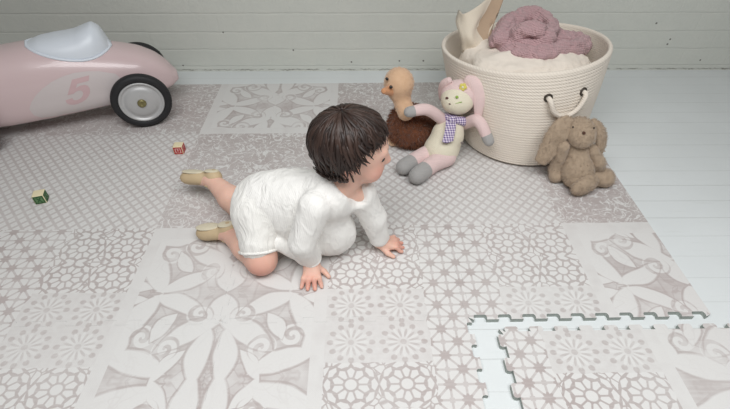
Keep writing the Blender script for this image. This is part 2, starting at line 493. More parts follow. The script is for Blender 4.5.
# ---------------------------------------------------------------- foam mat: every interlocking tile a thing
T = .6; DX, DY = .852, .652; TH_M = .013
def m2w(p, shift=(0, 0)):
    c, s = math.cos(YAW), math.sin(YAW); x, y = p[0] - DX, p[1] - DY
    return (DX + c * x - s * y + shift[0], DY + s * x + c * y + shift[1], p[2])
def tooth_line(p, q, flip):
    """points from p to q (q left out) with ten rounded dovetail teeth"""
    p, q = A(p, float), A(q, float); d = (q - p) / np.linalg.norm(q - p); n = A([-d[1], d[0]]) * flip
    L = np.linalg.norm(q - p); w = L / 10; a = .0068; out = [p]
    for i in range(10):
        s0 = i * w
        for f, h in ((.20, -a), (.245, -a), (.215, -a * .2), (.235, a * .6), (.285, a), (.70, a), (.75, a * .6), (.77, -a * .2), (.745, -a), (.79, -a)):
            out.append(p + d * (s0 + f * w) + n * h)
    return out
def tile(cx, ry, edges, label, shift=(0, 0)):
    """cx: tile column from the right edge, ry: row index; edges: which sides are toothed (front,right,back,left)"""
    x1 = DX - cx * T; x0 = x1 - T; y0 = DY - T + ry * T; y1 = y0 + T
    if not edges[2]: y1 += .02
    c = [(x0, y0), (x1, y0), (x1, y1), (x0, y1)]
    # tooth direction is fixed per seam so that neighbours fit
    pts = []
    for i in range(4):
        p, q = c[i], c[(i + 1) % 4]
        if not edges[i]: pts.append(A(p, float)); continue
        if i in (0, 1): pts += tooth_line(p, q, 1)
        else: pts += [A(p, float)] + tooth_line(q, p, 1)[::-1]
    pts = [p for i, p in enumerate(pts) if np.linalg.norm(p - pts[i - 1]) > 1e-5]
    ctr = A([(x0 + x1) / 2, (y0 + y1) / 2])
    pts = [ctr + (p - ctr) * .9996 for p in pts]
    n = len(pts)
    W = [m2w((p[0], p[1], z), shift) for z in (0, FLOOR) for p in pts]
    org = m2w((ctr[0], ctr[1], FLOOR), shift)
    me = bpy.data.meshes.new('foam_tile'); bm = bmesh.new()
    vs = [bm.verts.new(A(w) - A(org)) for w in W]
    for t3 in tessellate_polygon([[Vector((p[0], p[1], 0)) for p in pts]]):
        i, j, k = t3; e1, e2 = pts[j] - pts[i], pts[k] - pts[i]
        if e1[0] * e2[1] - e1[1] * e2[0] < 0: j, k = k, j
        bm.faces.new((vs[i], vs[j], vs[k]))
        f = bm.faces.new((vs[n + i], vs[n + k], vs[n + j])); f.material_index = 1
    for i in range(n):
        f = bm.faces.new([vs[i], vs[n + i], vs[n + (i + 1) % n], vs[(i + 1) % n]]); f.material_index = 1
    lay = bm.loops.layers.uv.new('pattern')
    bm.verts.index_update()
    for f in bm.faces:
        for l in f.loops: l[lay].uv = tuple(pts[l.vert.index % n])
    bm.normal_update(); bm.to_mesh(me); bm.free()
    me.materials.append(M_MAT); me.materials.append(M_FOAM)
    o = bpy.data.objects.new('foam_tile', me); COL.objects.link(o); o.location = org; ORG[o] = A(org)
    return tag(o, label, 'play mat tile', 'interlocking floor mat tiles')
F_, R_, B_, L_ = 0, 1, 2, 3
tile(0, 2, (1, 0, 0, 1), 'pale printed foam mat tile under the back of the rope basket, by the wall')
tile(1, 2, (1, 1, 0, 1), 'pale printed foam mat tile beneath the brown plush bird, at the wall')
tile(2, 2, (1, 1, 0, 1), 'pale printed foam mat tile against the wall, leafy band, behind the child and red block')
tile(3, 2, (1, 1, 0, 1), 'pale printed foam mat tile under the near rear wheel of the pink car')
tile(4, 2, (1, 1, 0, 0), 'pale printed foam mat tile under the nose of the pink car, by the wall')
tile(0, 1, (1, 0, 1, 1), 'pale printed foam mat tile with the corner by bare floor, under the brown bunny feet')
tile(1, 1, (1, 1, 1, 1), 'pale printed foam mat tile under the child\'s two hands')
tile(2, 1, (1, 1, 1, 1), 'pale printed foam mat tile under the child\'s knees and shoes')
tile(3, 1, (1, 1, 1, 1), 'pale printed foam mat tile with the green block on it')
tile(4, 1, (1, 1, 1, 0), 'pale printed foam mat tile left of the green block, past the picture edge')
tile(1, 0, (1, 1, 1, 1), 'pale printed foam mat tile with stars, its toothed right side open to the gap')
tile(2, 0, (1, 1, 1, 1), 'pale printed foam mat tile with large leafy scrolls at the bottom of the picture')
tile(3, 0, (1, 1, 1, 0), 'pale printed foam mat tile with rosettes in the bottom left corner')
tile(0, 0, (1, 0, 1, 1), 'loose pale printed foam mat tile pulled away from the others at lower right', shift=(.068, -.033))

# ---------------------------------------------------------------- the child
def m_skin():
    m, b = material('child_skin', .5, .35, sss=.12)
    at = S.nt.nodes.new('ShaderNodeAttribute'); at.attribute_name = 'flush'
    n = tex_noise(coord(), 45, 3)
    base = cmix(n, lin(224, 180, 161), lin(232, 192, 174))
    setc(b, cmix(S(at.outputs['Fac']).cl(), base, lin(212, 128, 112)))
    bump(b, tex_noise(coord(), 500, 2), .06, .0006)
    return m
def m_white_knit(name='white_cotton', c=lin(240, 238, 234)):
    m, b = material(name, .92, .15, sheen=.2)
    co = coord(); x, y, z = split(co)
    rib = ((x * .9 + y * .5) * 1500).cos() * .5 + tex_noise(co, 240, 2)
    n = tex_noise(co, 18, 3)
    setc(b, cmix(n, tuple(q * .96 for q in c), c)); cr = tex_noise(xyz(x * 1.0, y * .8, z * .35), 26, 2, .5, 1.6); cr = 1 - (cr - .5).abs() * 4
    bump(b, rib * .10 + cr, .55, .0035)
    return m
def m_hair():
    m, b = material('dark_brown_hair', .48, .4)
    at = S.nt.nodes.new('ShaderNodeAttribute'); at.attribute_name = 'lock'
    setc(b, cmix(S(at.outputs['Fac']), lin(42, 31, 27), lin(66, 49, 42)))
    return m
M_SKIN, M_COT, M_HAIR = m_skin(), m_white_knit(), m_hair()
M_COT2 = m_white_knit('white_cotton_bloomers', lin(239, 237, 232))
M_SHOE = plain('tan_leather', lin(198, 176, 142), .6, .3, .08, 60)
M_SOLE = plain('pale_suede_sole', lin(214, 205, 182), .9, .15, .08, 80)
M_EYE = plain('dark_eye', (.02, .015, .012), .15, .6)

PELV = A([-.262, .893, .146]); RHIP = A([-.280, .862, .138]); LHIP = A([-.258, .938, .138])
SPINE = A([-.178, .880, .180]); CHEST = A([-.088, .855, .213]); NECK = A([-.046, .848, .268])
RSH = A([-.118, .792, .228]); LSH = A([-.016, .858, .215])
RELB = A([-.152, .768, .135]); RWR = A([-.141, .790, .036])
LELB = A([.022, .866, .125]); LWR = A([.038, .866, .034])
RKN = A([-.272, .790, .043]); RANK = A([-.383, .890, .040]); RTOE = A([-.462, .905, .022])
LKN = A([-.340, .958, .050]); LANK = A([-.462, 1.068, .085]); LTOE = A([-.552, 1.092, .074])
HC = A([-.034, .868, .358]); HF = unit([.985, .02, -.14]); HA = axes(HF); HS, HU = HA[1], HA[2]
def hp(f, s, u): return HC + f * HF + s * HS + u * HU
child = empty('person', (-.19, .86, 0), 'child with dark brown hair in white top and bloomers crawling across the mat', 'person')
def hand(wr, fwd, out, tips, thumb):
    """palm and five bent fingers; fwd along the fingers, out towards the thumb"""
    f = unit(fwd); o = unit(A(out) - np.dot(out, f) * f)
    kn = wr + f * .034 - A([0, 0, 1]) * (wr[2] - .020)
    P = []
    for s_, w in ((-.013, .010), (-.004, .0115), (.005, .0115), (.013, .0105)):
        P.append(cap(wr + o * s_ * .55, kn + o * s_, .0145, w, .006))
    for i, (L, spread) in enumerate(tips):
        s_ = (-.0165, -.0058, .0055, .0160)[i]; b = kn + o * s_; d = unit(f + o * spread)
        r = (.0058, .0062, .0063, .0060)[i]
        p1 = b + d * L * .42 + A([0, 0, .003]); p2 = b + d * L * .75; p2[2] = .0095; p3 = b + d * L; p3[2] = .0062
        P += [cap(b - d * .012, p1, r + .0018, r + .0006, .003), cap(p1, p2, r + .0006, r, .0025), cap(p2, p3, r, r - .0008, .002)]
    t0 = wr + f * .008 + o * .013; t0[2] = wr[2] * .65; td = unit(f * thumb[0] + o * thumb[1])
    t1 = t0 + td * .022; t1[2] = .013; t2 = t1 + unit(f * (thumb[0] + .35) + o * thumb[1] * .75) * .018; t2[2] = .0075
    P += [cap(t0, t1, .0095, .0075, .006), cap(t1, t2, .0075, .0060, .003)]
    return P, kn
RH, RKNK = hand(RWR, (.06, -1, 0), (1, .06, 0), ((.030, -.38), (.035, -.14), (.036, .08), (.031, .34)), (.45, .9))
LH, LKNK = hand(LWR, (1, .12, 0), (.12, -1, 0), ((.028, -.30), (.034, -.10), (.034, .08), (.030, .26)), (.6, .8))
def foot(an, toe, heel_dir, sole):
    d = unit(toe - an); s = unit(sole)
    heel = an - d * .016 + s * .012
    return d, s, heel
body = []
body += [ell(PELV, (.070, .070, .064), axes(SPINE - PELV), .03), cap(SPINE, CHEST, .052, .054, .03), cap(PELV, SPINE, .058, .054, .03),
         cap(CHEST, NECK, .050, .034, .03), cap(CHEST, RSH, .040, .027, .015), cap(CHEST, LSH, .040, .027, .015), cap(NECK - A([0, 0, .01]), hp(-.008, 0, -.055), .030, .029, .015)]
body += chain([RSH, RELB, RWR], [.028, .025, .0185], .012) + chain([LSH, LELB, LWR], [.028, .025, .0185], .012)
body += chain([RHIP, RKN], [.054, .040], .02) + chain([RKN, RKN * .55 + RANK * .45 + A([0, 0, .004]), RANK], [.040, .036, .023], .012)
body += chain([LHIP, LKN], [.052, .038], .02) + chain([LKN, LKN * .55 + LANK * .45, LANK], [.040, .036, .023], .012)
for an, toe in ((RANK, RTOE), (LANK, LTOE)):
    body += [cap(an, toe, .021, .015, .012)]
body += RH + LH
# head: cranium, face, cheeks, nose, lips, chin, brow, ears
body += [ell(HC, (.084, .069, .070), HA, .01), ell(hp(.032, 0, -.036), (.052, .052, .055), HA, .03), ell(hp(.046, 0, -.075), (.022, .022, .018), HA, .02),
         ell(hp(.052, .027, -.052), .030, None, .015), ell(hp(.052, -.027, -.052), .030, None, .015),
         cap(hp(.078, 0, -.012), hp(.094, 0, -.036), .0075, .0085, .010), ell(hp(.090, .007, -.039), .0055, None, .005), ell(hp(.090, -.007, -.039), .0055, None, .005),
         cap(hp(.0835, -.011, -.0575), hp(.0835, .011, -.0575), .0048, None, .005), ell(hp(.0865, 0, -.0575), (.004, .007, .004), HA, .004),
         cap(hp(.0800, -.009, -.0665), hp(.0800, .009, -.0665), .0050, None, .005), cap(hp(.074, -.03, .004), hp(.074, .03, .004), .010, None, .015),
         ell(hp(.082, .026, -.016), (.012, .012, .008), HA, .006, True), ell(hp(.082, -.026, -.016), (.012, .012, .008), HA, .006, True),
         ell(hp(-.004, -.073, -.026), (.017, .007, .024), HA, .006), ell(hp(-.004, .073, -.026), (.017, .007, .024), HA, .006)]
V, Fq = soft(body, .0029, 2)
bo = mk('body', V, Fq, M_SKIN, child)
fl = np.zeros(len(V))
def blush(c, r, a): return a * np.exp(-((V - c) ** 2).sum(1) / (2 * r * r))
for c, r, a in ((hp(.064, -.034, -.046), .019, .55), (hp(.064, .034, -.046), .019, .55), (hp(.098, 0, -.038), .008, .4), (hp(.0875, 0, -.0575), .0075, 1.0), (hp(.0835, 0, -.0670), .0075, .9),
                (RKN + A([0, -.03, -.01]), .03, .5), (RKNK + A([.0, -.03, -.01]), .022, .5), (LKNK + A([.03, 0, -.01]), .022, .5), (RANK, .03, .15), (hp(-.004, -.078, -.026), .015, .4)):
    fl = np.maximum(fl, blush(c, r, a))
at = bo.data.attributes.new('flush', 'FLOAT', 'POINT'); at.data.foreach_set('value', fl.astype(np.float32))
for sd in (-1, 1):
    mb = MB(); c = hp(.0735, sd * .0265, -.0165)
    pr = [(math.sin(t) * .0088, -math.cos(t) * .0088) for t in np.linspace(0, PI, 12)]
    v, f = lathe(pr, 16, c, tuple(HF)); mb.add(v, f)
    mb.build('eye', M_EYE, child)
    mb = MB(); v, f = tube(spline([hp(.082, sd * .016, .006), hp(.083, sd * .026, .010), hp(.076, sd * .038, .006)], 10), [.0012] + [.0022] * 9 + [.001], 6); mb.add(v, f)
    mb.build('eyebrow', M_HAIR, child)

# white long-sleeved top
ax = axes(CHEST - PELV)
top = [cap(SPINE + A([-.035, .004, -.008]), CHEST, .067, .062, .03), cap(PELV + A([.006, 0, .012]), SPINE, .075, .067, .03), cap(CHEST, NECK - A([.0, 0, .018]), .055, .042, .03), ell(A([-.175, .864, .125]), (.080, .060, .070), axes((.9, -.25, .1)), .04),
       ell(A([-.108, .852, .108]), (.074, .050, .085), None, .03), cap(CHEST, RSH, .044, .036, .014), cap(CHEST, LSH, .044, .038, .02), ell(A([-.090, .850, .072]), (.062, .042, .055), None, .03)]
top += chain([RSH, RELB + A([-.004, 0, 0]), RWR + A([0, 0, .016])], [.036, .032, .0265], .005) + chain([LSH, LELB, LWR + A([0, 0, .014])], [.038, .032, .0255], .012)
top += [cap(A([-.240, .815, .090]), A([-.165, .800, .050]), .018, .018, .02)]
top += [ell(NECK + A([.014, -.014, .012]), (.044, .040, .050), axes((.6, -.7, .35)), .006, True), ell(NECK + A([.034, -.038, -.020]), (.028, .030, .046), None, .008, True)]
def top_post(V, Fq):
    w = np.clip((.30 - np.linalg.norm(V - CHEST, axis=1)) / .2, 0, 1)
    V = bumpy(V, Fq, .0030, 19, 3.3, True, (1, .9, .35)); V = bumpy(V, Fq, .0014, 46, 9.1, True, (1, .8, .4))
    V[:, 2] = np.maximum(V[:, 2], .012)
    return V
soft_obj('shirt', top, .0036, M_COT, child, it=2, post=top_post)
# gathered frill at the hem of the top
hem = spline([(-.262, .800, .070), (-.225, .776, .040), (-.175, .766, .030), (-.125, .768, .024), (-.085, .790, .022)], 60)
# bloomers
sh = [ell(PELV + A([-.006, 0, .0]), (.078, .078, .073), axes(SPINE - PELV), .03), cap(PELV, SPINE + A([-.03, 0, -.01]), .073, .070, .03),
      cap(RHIP, RHIP * .40 + RKN * .60 + A([-.002, 0, .004]), .062, .053, .02), cap(LHIP, LHIP * .5 + LKN * .5, .060, .052, .02)]
def sh_post(V, Fq): return bumpy(bumpy(V, Fq, .0028, 20, 1.7, True, (1, 1, .4)), Fq, .0013, 50, 5.0, True, (1, 1, .4))
bl = soft_obj('bloomers', sh, .0036, M_COT2, child, it=2, post=sh_post)
for hipj, kn, fr in ((RHIP, RKN, .83), (LHIP, LKN, .78)):
    c = hipj + (kn - hipj) * fr + A([-.004, 0, .006]); x_, y_, d_ = frame(kn - hipj)
    ring = [c + (.0475 + .0010 * math.sin(9 * a)) * (math.cos(a) * x_ + math.sin(a) * y_) for a in np.linspace(0, 2 * PI, 49)[:-1]]
    mb = MB(); v, f = tube(ring, .0042, 8, closed=True); mb.add(v, f); mb.build('leg_cuff', M_COT2, child)
for wr, el in ((RWR + A([0, 0, .014]), RELB), (LWR + A([0, 0, .012]), LELB)):
    x_, y_, d_ = frame(el - wr)
    ring = [wr - d_ * .003 + .0235 * (math.cos(a) * x_ + math.sin(a) * y_) for a in np.linspace(0, 2 * PI, 33)[:-1]]
    mb = MB(); v, f = tube(ring, .004, 8, closed=True); mb.add(v, f); mb.build('sleeve_cuff', M_COT, child)
x_, y_, d_ = frame((.35, -.55, .75)); c = NECK + A([.008, -.008, -.004])
ring = [c + .045 * (math.cos(a) * x_ + math.sin(a) * y_) for a in np.linspace(0, 2 * PI, 41)[:-1]]

# soft shoes, soles turned up behind
def shoe(an, toe, sole_dir):
    d = unit(toe - an); s = unit(A(sole_dir) - np.dot(sole_dir, d) * d); w = np.cross(d, s)
    ax = A([d, w, s])
    mid = an * .45 + toe * .55
    P = [ell(mid + s * .004, (.054, .0245, .022), ax, .01), ell(an + s * .010 - d * .008, (.026, .023, .024), ax, .012), ell(toe - d * .012, (.024, .020, .016), ax, .012)]
    sh = soft_obj('shoe', P, .0026, M_SHOE, child, it=2)
    Q = [ell(mid + s * .0225 + d * .012, (.038, .021, .0045), ax, .004), ell(an + s * .029 - d * .002, (.024, .018, .0045), ax, .006)]
    soft_obj('sole', Q, .002, M_SOLE, sh, it=1)
    mb = MB(); c = an - d * .006 - s * .014
    ring = [c + .0255 * math.cos(a) * d * 1.05 + .0245 * math.sin(a) * w for a in np.linspace(0, 2 * PI, 33)[:-1]]
    v, f = tube(ring, .0028, 8, closed=True); mb.add(v, f); mb.build('collar', M_SHOE, sh)
    return sh
shoe(RANK, RTOE, (-.25, .25, .9)); shoe(LANK, LTOE, (.15, .35, .9))

# hair: close cap plus many overlapping locks from the crown
CR = unit(HU - .35 * HF)                       # crown direction
CX = unit(HF - np.dot(HF, CR) * CR); CY = np.cross(CR, CX)
def scalp(al, ph, lift=0.0):
    d = math.cos(al) * CR + math.sin(al) * (math.cos(ph) * CX + math.sin(ph) * CY)
    q = A([d @ HF / .084, d @ HS / .069, d @ HU / .070]); r = 1 / math.sqrt(q @ q)
    return HC + d * (r + .006 + lift)
def reach(ph):                                  # how far the locks hang, by direction round the crown
    a = abs((ph + PI) % (2 * PI) - PI)
    return float(np.interp(a, [0, .5, .95, 1.25, 1.6, 2.0, 2.5, PI], [1.52, 1.48, 1.44, 1.62, 1.98, 2.03, 2.00, 1.98]))
hv = MB(); lockv = []
def add_lock(v, f, val): hv.add(v, f); lockv.extend([val] * len(v))
na, npn = 26, 72
cv, cf = [], []
for i in range(na + 1):
    for k in range(npn):
        ph = 2 * PI * k / npn; al = .001 + (reach(ph) - .12) * i / na
        cv.append(scalp(al, ph, .004 + .0025 * mnoise.noise(Vector((math.cos(ph) * 4, math.sin(ph) * 4, al * 1.2))) - (.006 if i == na else 0)))
for i in range(na):
    for k in range(npn): cf.append([i * npn + k, (i + 1) * npn + k, (i + 1) * npn + (k + 1) % npn, i * npn + (k + 1) % npn])
add_lock(cv, cf, .15)
for j in range(820):
    ph = random.uniform(-PI, PI); R_ = reach(ph)
    a0 = random.uniform(.02, .75) * R_ * random.random() ** .4; a1 = min(R_ + random.gauss(-.02, .07), a0 + random.uniform(.7, 1.6))
    if a1 - a0 < .35: a0 = a1 - .4
    sw = random.uniform(-.25, .35); lift0 = random.uniform(.004, .011); pts = []
    aph = abs((ph + PI) % (2 * PI) - PI)
    endflip = random.uniform(.004, .018) if aph > 1.2 and a1 > R_ - .15 else random.uniform(0, .005)
    wavy = random.uniform(0, .10)
    for t in np.linspace(0, 1, 9):
        al = a0 + (a1 - a0) * t
        pts.append(scalp(al, ph + sw * t * t + wavy * math.sin(t * 6 + j), lift0 * math.sin(PI * min(1, .25 + t * .7)) + endflip * max(0, t - .65) / .35 * (1 if j % 3 else -.15)))
    w = random.uniform(.0026, .0056)
    v, f = tube(pts, [w * q for q in (.3, .75, 1, 1, 1, .95, .8, .5, .12)], 6, True, .45)
    add_lock(v, f, random.random() ** 1.6)
# curls at the nape and behind the near ear
for j in range(110):
    ph = random.choice((-1, 1)) * random.uniform(1.55, PI); R_ = reach(ph)
    b = scalp(R_ - .12, ph, .008); t0 = unit(scalp(R_, ph, .006) - scalp(R_ - .1, ph, .006)); o = unit(b - HC); rr = random.uniform(.005, .010); sx = random.uniform(-.006, .006)
    sd = np.cross(t0, o)
    pts = [b + t0 * (rr * 1.6 * math.sin(q)) + o * (rr * .9 * (1 - math.cos(q))) * .8 + sd * sx * q / 3 + t0 * .008 * min(q, 1.5) for q in np.linspace(0, random.uniform(2.4, 4.4), 10)]
    v, f = tube(pts, [.0012 + .0022 * math.sin(PI * min(1, .3 + .7 * t)) for t in np.linspace(0, 1, 10)], 5, True, .6)
    add_lock(v, f, random.random() ** 1.4)
hair = hv.build('hair', M_HAIR, child)
at = hair.data.attributes.new('lock', 'FLOAT', 'POINT'); at.data.foreach_set('value', A(lockv, np.float32))

# ---------------------------------------------------------------- pink ride-on racing car
M_PINK, b_ = material('pink_paint', .32, .5, coat=.35); setc(b_, cmix(tex_noise(coord(), 3, 2), lin(213, 190, 191), lin(217, 195, 195)))
M_GREYD = plain('light_grey_decal', lin(211, 201, 200), .4, .4, .02)
M_PINKD = plain('pink_numeral', lin(210, 180, 182), .4, .4, .02)
M_SEAT = plain('pale_grey_seat', lin(222, 228, 236), .38, .5, .03, 20)
M_TYRE = plain('black_rubber', lin(38, 38, 40), .6, .4, .1, 60)
M_HUB = plain('silver_hub', lin(190, 190, 190), .4, .5, .04, 20, metal=.25)
M_BRASS = plain('brass_cap', lin(140, 132, 92), .35, .5, .05, 60, metal=.6)
M_STEEL = plain('steel', lin(150, 150, 152), .3, .5, .03, metal=.9)
CN = unit([.36, -.93, 0]); CF = unit([-.93, -.36, 0]); CC = A([-.829, 1.513, 0]) - CN * .15
def cp(t, n, z): return CC + CF * t + CN * n + A([0, 0, z])
car = empty('ride_on_car', CC, 'pink toy racing car with pale grey seat and number 5 on its side', 'ride-on toy')
secs = [(-.142, .105, .128, .012), (-.136, .100, .140, .030), (-.118, .092, .172, .055), (-.08, .085, .212, .080), (-.03, .080, .242, .098), (.03, .077, .262, .110), (.12, .072, .285, .118),
        (.22, .066, .303, .121), (.32, .060, .312, .121), (.45, .056, .305, .118), (.58, .056, .285, .108), (.68, .066, .255, .090), (.75, .086, .220, .062), (.785, .120, .190, .035), (.795, .140, .170, .012)]
def sec_at(t):
    T_ = [q[0] for q in secs]
    return [float(np.interp(t, T_, [q[i] for q in secs])) for i in (1, 2, 3)]
ts = []
for i in range(len(secs) - 1): ts += list(np.linspace(secs[i][0], secs[i + 1][0], 6)[:-1])
ts.append(secs[-1][0])
from math import copysign
def smooth_sec(t):
    acc = A([0., 0, 0]); 
    for w, o in ((.25, -.012), (.5, 0), (.25, .012)): acc += w * A(sec_at(min(max(t + o, secs[0][0]), secs[-1][0])))
    return acc
nb = 56; V = []; Fc = []
for t in ts:
    zb, zt, w = smooth_sec(t); zc = (zb + zt) / 2; hh = (zt - zb) / 2
    for k in range(nb):
        a = 2 * PI * k / nb; ca, sa = math.cos(a), math.sin(a); ex = .80 if sa > 0 else .42
        z = zc - hh * .15 + (hh * 1.15 if sa > 0 else hh * .85) * copysign(abs(sa) ** ex, sa); n = w * copysign(abs(ca) ** (.80 if sa > 0 else .30), ca)
        if sa < 0: n *= 1 - .10 * min(1, -sa * 1.0)
        V.append(cp(t, n, z))
for i in range(len(ts) - 1):
    for k in range(nb): Fc.append([i * nb + k, i * nb + (k + 1) % nb, (i + 1) * nb + (k + 1) % nb, (i + 1) * nb + k])
Fc.append(list(range(nb))[::-1]); Fc.append([(len(ts) - 1) * nb + k for k in range(nb)])
mk('car_body', V, Fc, M_PINK, car)
bvh = BVHTree.FromPolygons([tuple(v) for v in V], Fc)
def on_side(t, z, off=.0008):
    h = bvh.ray_cast(Vector(cp(t, .5, z)), Vector(-CN))
    p = A(h[0]) if h[0] else cp(t, .1, z)
    return p + CN * off
def side_tz(px, py, n=.112):
    d = ray(px, py); o = A([0, 0, H]) - CC; s_ = (n - o @ CN) / (d @ CN); q = o + s_ * d
    return q @ CF, q[2]
def decal(name, polys, m, off):
    bm = bmesh.new()
    for poly in polys:
        vs = [bm.verts.new((p[0], p[1], 0)) for p in poly]; bm.faces.new(vs)
    bmesh.ops.triangulate(bm, faces=bm.faces[:])
    for _ in range(4):
        es = [e for e in bm.edges if e.calc_length() > .008]
        if not es: break
        bmesh.ops.subdivide_edges(bm, edges=es, cuts=1); bmesh.ops.triangulate(bm, faces=bm.faces[:])
    bm.verts.index_update()
    v = [on_side(q.co.x, q.co.y, off) for q in bm.verts]; f = [[l.index for l in fa.verts] for fa in bm.faces]
    bm.free(); return mk(name, v, f, m, car)
k_ = 110 / 391.0
def dpx(l): return [side_tz(x * k_, 15 + y * k_) for x, y in l]
outl = dpx([(106, 332), (112, 308), (128, 282), (152, 258), (182, 236), (220, 218), (262, 206), (310, 201), (350, 201), (410, 210), (440, 235), (445, 290), (392, 322), (330, 336), (262, 350), (200, 362), (150, 366), (122, 356)])
decal('number_panel', [outl], M_GREYD, .0008)
def stroke5():
    # numeral in unit square: x right, y up
    o = [(.88, 1.0), (.22, 1.0), (.10, .44), (.34, .44), (.42, .50), (.52, .52), (.62, .50), (.70, .42), (.72, .33), (.69, .24), (.62, .17), (.50, .14), (.38, .17), (.30, .28), (.04, .25), (.10, .12), (.22, .03), (.38, -.02), (.52, -.03), (.70, 0), (.86, .08), (.96, .20), (.99, .34), (.96, .50), (.87, .62), (.74, .69), (.58, .70), (.46, .67), (.40, .64), (.44, .80), (.88, .80)]
    return o
c0 = side_tz(228 * k_, 15 + 322 * k_); c1 = side_tz(318 * k_, 15 + 300 * k_); c2 = side_tz(236 * k_, 15 + 232 * k_)
ex_, ey_ = A(c1) - A(c0), A(c2) - A(c0)
decal('numeral', [[tuple(A(c0) + x * ex_ + y * ey_) for x, y in stroke5()]], M_PINKD, .0016)
# seat shell with its raised back
V = []; Fc = []; ns = 28; tt = np.linspace(.052, .312, 40)
def seat_u(t): return (t - .052) / .260
def seat_w(t):
    u = seat_u(t); return .090 * max(.02, 1 - abs((u - .42) / (.42 if u < .42 else .58)) ** 2.4) ** .5
def body_top(t, n):
    h = bvh.ray_cast(Vector(cp(t, n, .6)), Vector((0, 0, -1))); return h[0][2] if h[0] else sec_at(t)[1]
for t in tt:
    u = seat_u(t); wv_ = seat_w(t)
    zt = float(np.interp(u, [0, .03, .08, .16, .25, .38, .50, .66, .84, 1], [.262, .300, .338, .352, .345, .334, .330, .328, .324, .312]))
    for k in range(ns + 1):
        a = PI * k / ns; ca, sa = math.cos(a), math.sin(a)
        n_ = wv_ * copysign(abs(ca) ** .8, ca); z0 = body_top(t, wv_) - .004
        V.append(cp(t, n_, z0 + (max(zt, z0 + .004) - z0) * abs(sa) ** .85))
for i in range(len(tt) - 1):
    for k in range(ns): Fc.append([i * (ns + 1) + k, i * (ns + 1) + k + 1, (i + 1) * (ns + 1) + k + 1, (i + 1) * (ns + 1) + k])
    Fc.append([i * (ns + 1) + ns, i * (ns + 1), (i + 1) * (ns + 1), (i + 1) * (ns + 1) + ns])
Fc.append(list(range(ns + 1))); Fc.append([(len(tt) - 1) * (ns + 1) + k for k in range(ns + 1)][::-1])
seat = mk('seat', V, Fc, M_SEAT, car)
rim = []
for sd in (1, -1):
    seq = tt if sd == 1 else tt[::-1]
    for t in seq[::2]:
        n_ = sd * (seat_w(t) + .002); rim.append(cp(t, n_, body_top(t, n_) + .002))
mb = MB(); v, f = tube(rim, .0042, 8, closed=True); mb.add(v, f); mb.build('seat_rim', M_SEAT, seat)
def wheel(t, n, sd):
    R = .104; c = cp(t, n, R); ax_ = tuple(CN * sd)
    tyre = [(.076, -.017), (.087, -.019), (.099, -.017), (.1035, -.008), (.104, 0), (.1035, .008), (.099, .017), (.089, .019), (.080, .0175), (.077, .013), (.076, -.017)]
    v, f = lathe(tyre, 64, c, ax_); mb = MB(); mb.add(v, f); wo = mb.build('wheel', M_TYRE, car)
    hub = [(.0775, -.012), (.0775, .014), (.075, .0165), (.071, .016), (.068, .011), (.063, .0095), (.058, .011), (.054, .0145), (.046, .0175), (.028, .0195), (.016, .020), (.0001, .020)]
    v, f = lathe(hub, 64, c, ax_); mb = MB(); mb.add(v, f); mb.build('hub_disc', M_HUB, wo)
    capf = [(.0155, .018), (.0155, .023), (.013, .0265), (.008, .0275), (.0072, .0262), (.0001, .026)]
    v, f = lathe(capf, 32, c, ax_); mb = MB(); mb.add(v, f); mb.build('hub_cap', M_BRASS, wo)
    return wo
for t in (0, .575):
    wheel(t, .15, 1); wheel(t, -.15, -1)
    mb = MB(); v, f = tube([cp(t, -.14, .101), cp(t, .14, .101)], .007, 12); mb.add(v, f); mb.build('axle', M_STEEL, car)

# ---------------------------------------------------------------- rope basket and what is in it
def m_rope(name, c):
    m, b = material(name, .95, .1, sheen=.15)
    co = coord(); x, y, z = split(co)
    an = at2(y - (z * .2), x)
    w = (an * 130 + z * 900).cos(); n = tex_noise(co, 30, 3)
    base = cmix(n, tuple(q * .95 for q in c), tuple(min(1, q * 1.04) for q in c))
    setc(b, cmix((w * .5 + .5).cl() * .22, base, tuple(q * .78 for q in c)))
    bump(b, w + tex_noise(co, 400, 2), .35, .0012)
    return m
M_ROPE = m_rope('cream_cotton_rope', lin(232, 222, 209))
B0 = A([.564, 1.430, 0]); B1 = A([.541, 1.522, .30])
def bc(z): return B0 + (B1 - B0) * (z / .30)
def brad(z): return float(np.interp(z, [0, .012, .04, .12, .22, .30], [.182, .200, .210, .236, .257, .270]))
def rim_dz(a): return .010 + .020 * math.cos(a + PI / 2) - .020 * math.cos(a - PI) + .004 * math.cos(2 * a + .4)
def squash(a): return 1 + .018 * math.cos(2 * a + .6)
basket = empty('basket', B0, 'large round cream rope basket full of blankets standing near the wall', 'basket')
NC = 34; nseg = 96; V = []; Fc = []; prof = []
for i in range(NC):
    for q in range(6):
        z = (i + q / 6) / NC * .30; prof.append((brad(z) - (.0006) + .0016 * abs(math.sin(PI * q / 6)), z))
for q in range(7): a = PI * q / 6; prof.append((.270 - .0065 + .0075 * math.cos(a), .30 + .0075 * math.sin(a)))
for z in np.linspace(.295, .02, 14): prof.append((brad(z) - .013, z))
prof.append((.001, .012)); 
for r, z in prof:
    for k in range(nseg):
        a = 2 * PI * k / nseg; zz = z + rim_dz(a) * (z / .30) ** 2; c = bc(z)
        V.append((c[0] + r * squash(a) * math.cos(a), c[1] + r * squash(a) * math.sin(a), zz + .002))
for i in range(len(prof) - 1):
    for k in range(nseg): Fc.append([i * nseg + k, i * nseg + (k + 1) % nseg, (i + 1) * nseg + (k + 1) % nseg, (i + 1) * nseg + k])
Fc.append(list(range(nseg))[::-1])
bb = mk('basket_body', V, Fc, M_ROPE, basket)
M_DARK = plain('dark_eyelet', lin(70, 62, 54), .5, .4, .05, metal=.3)
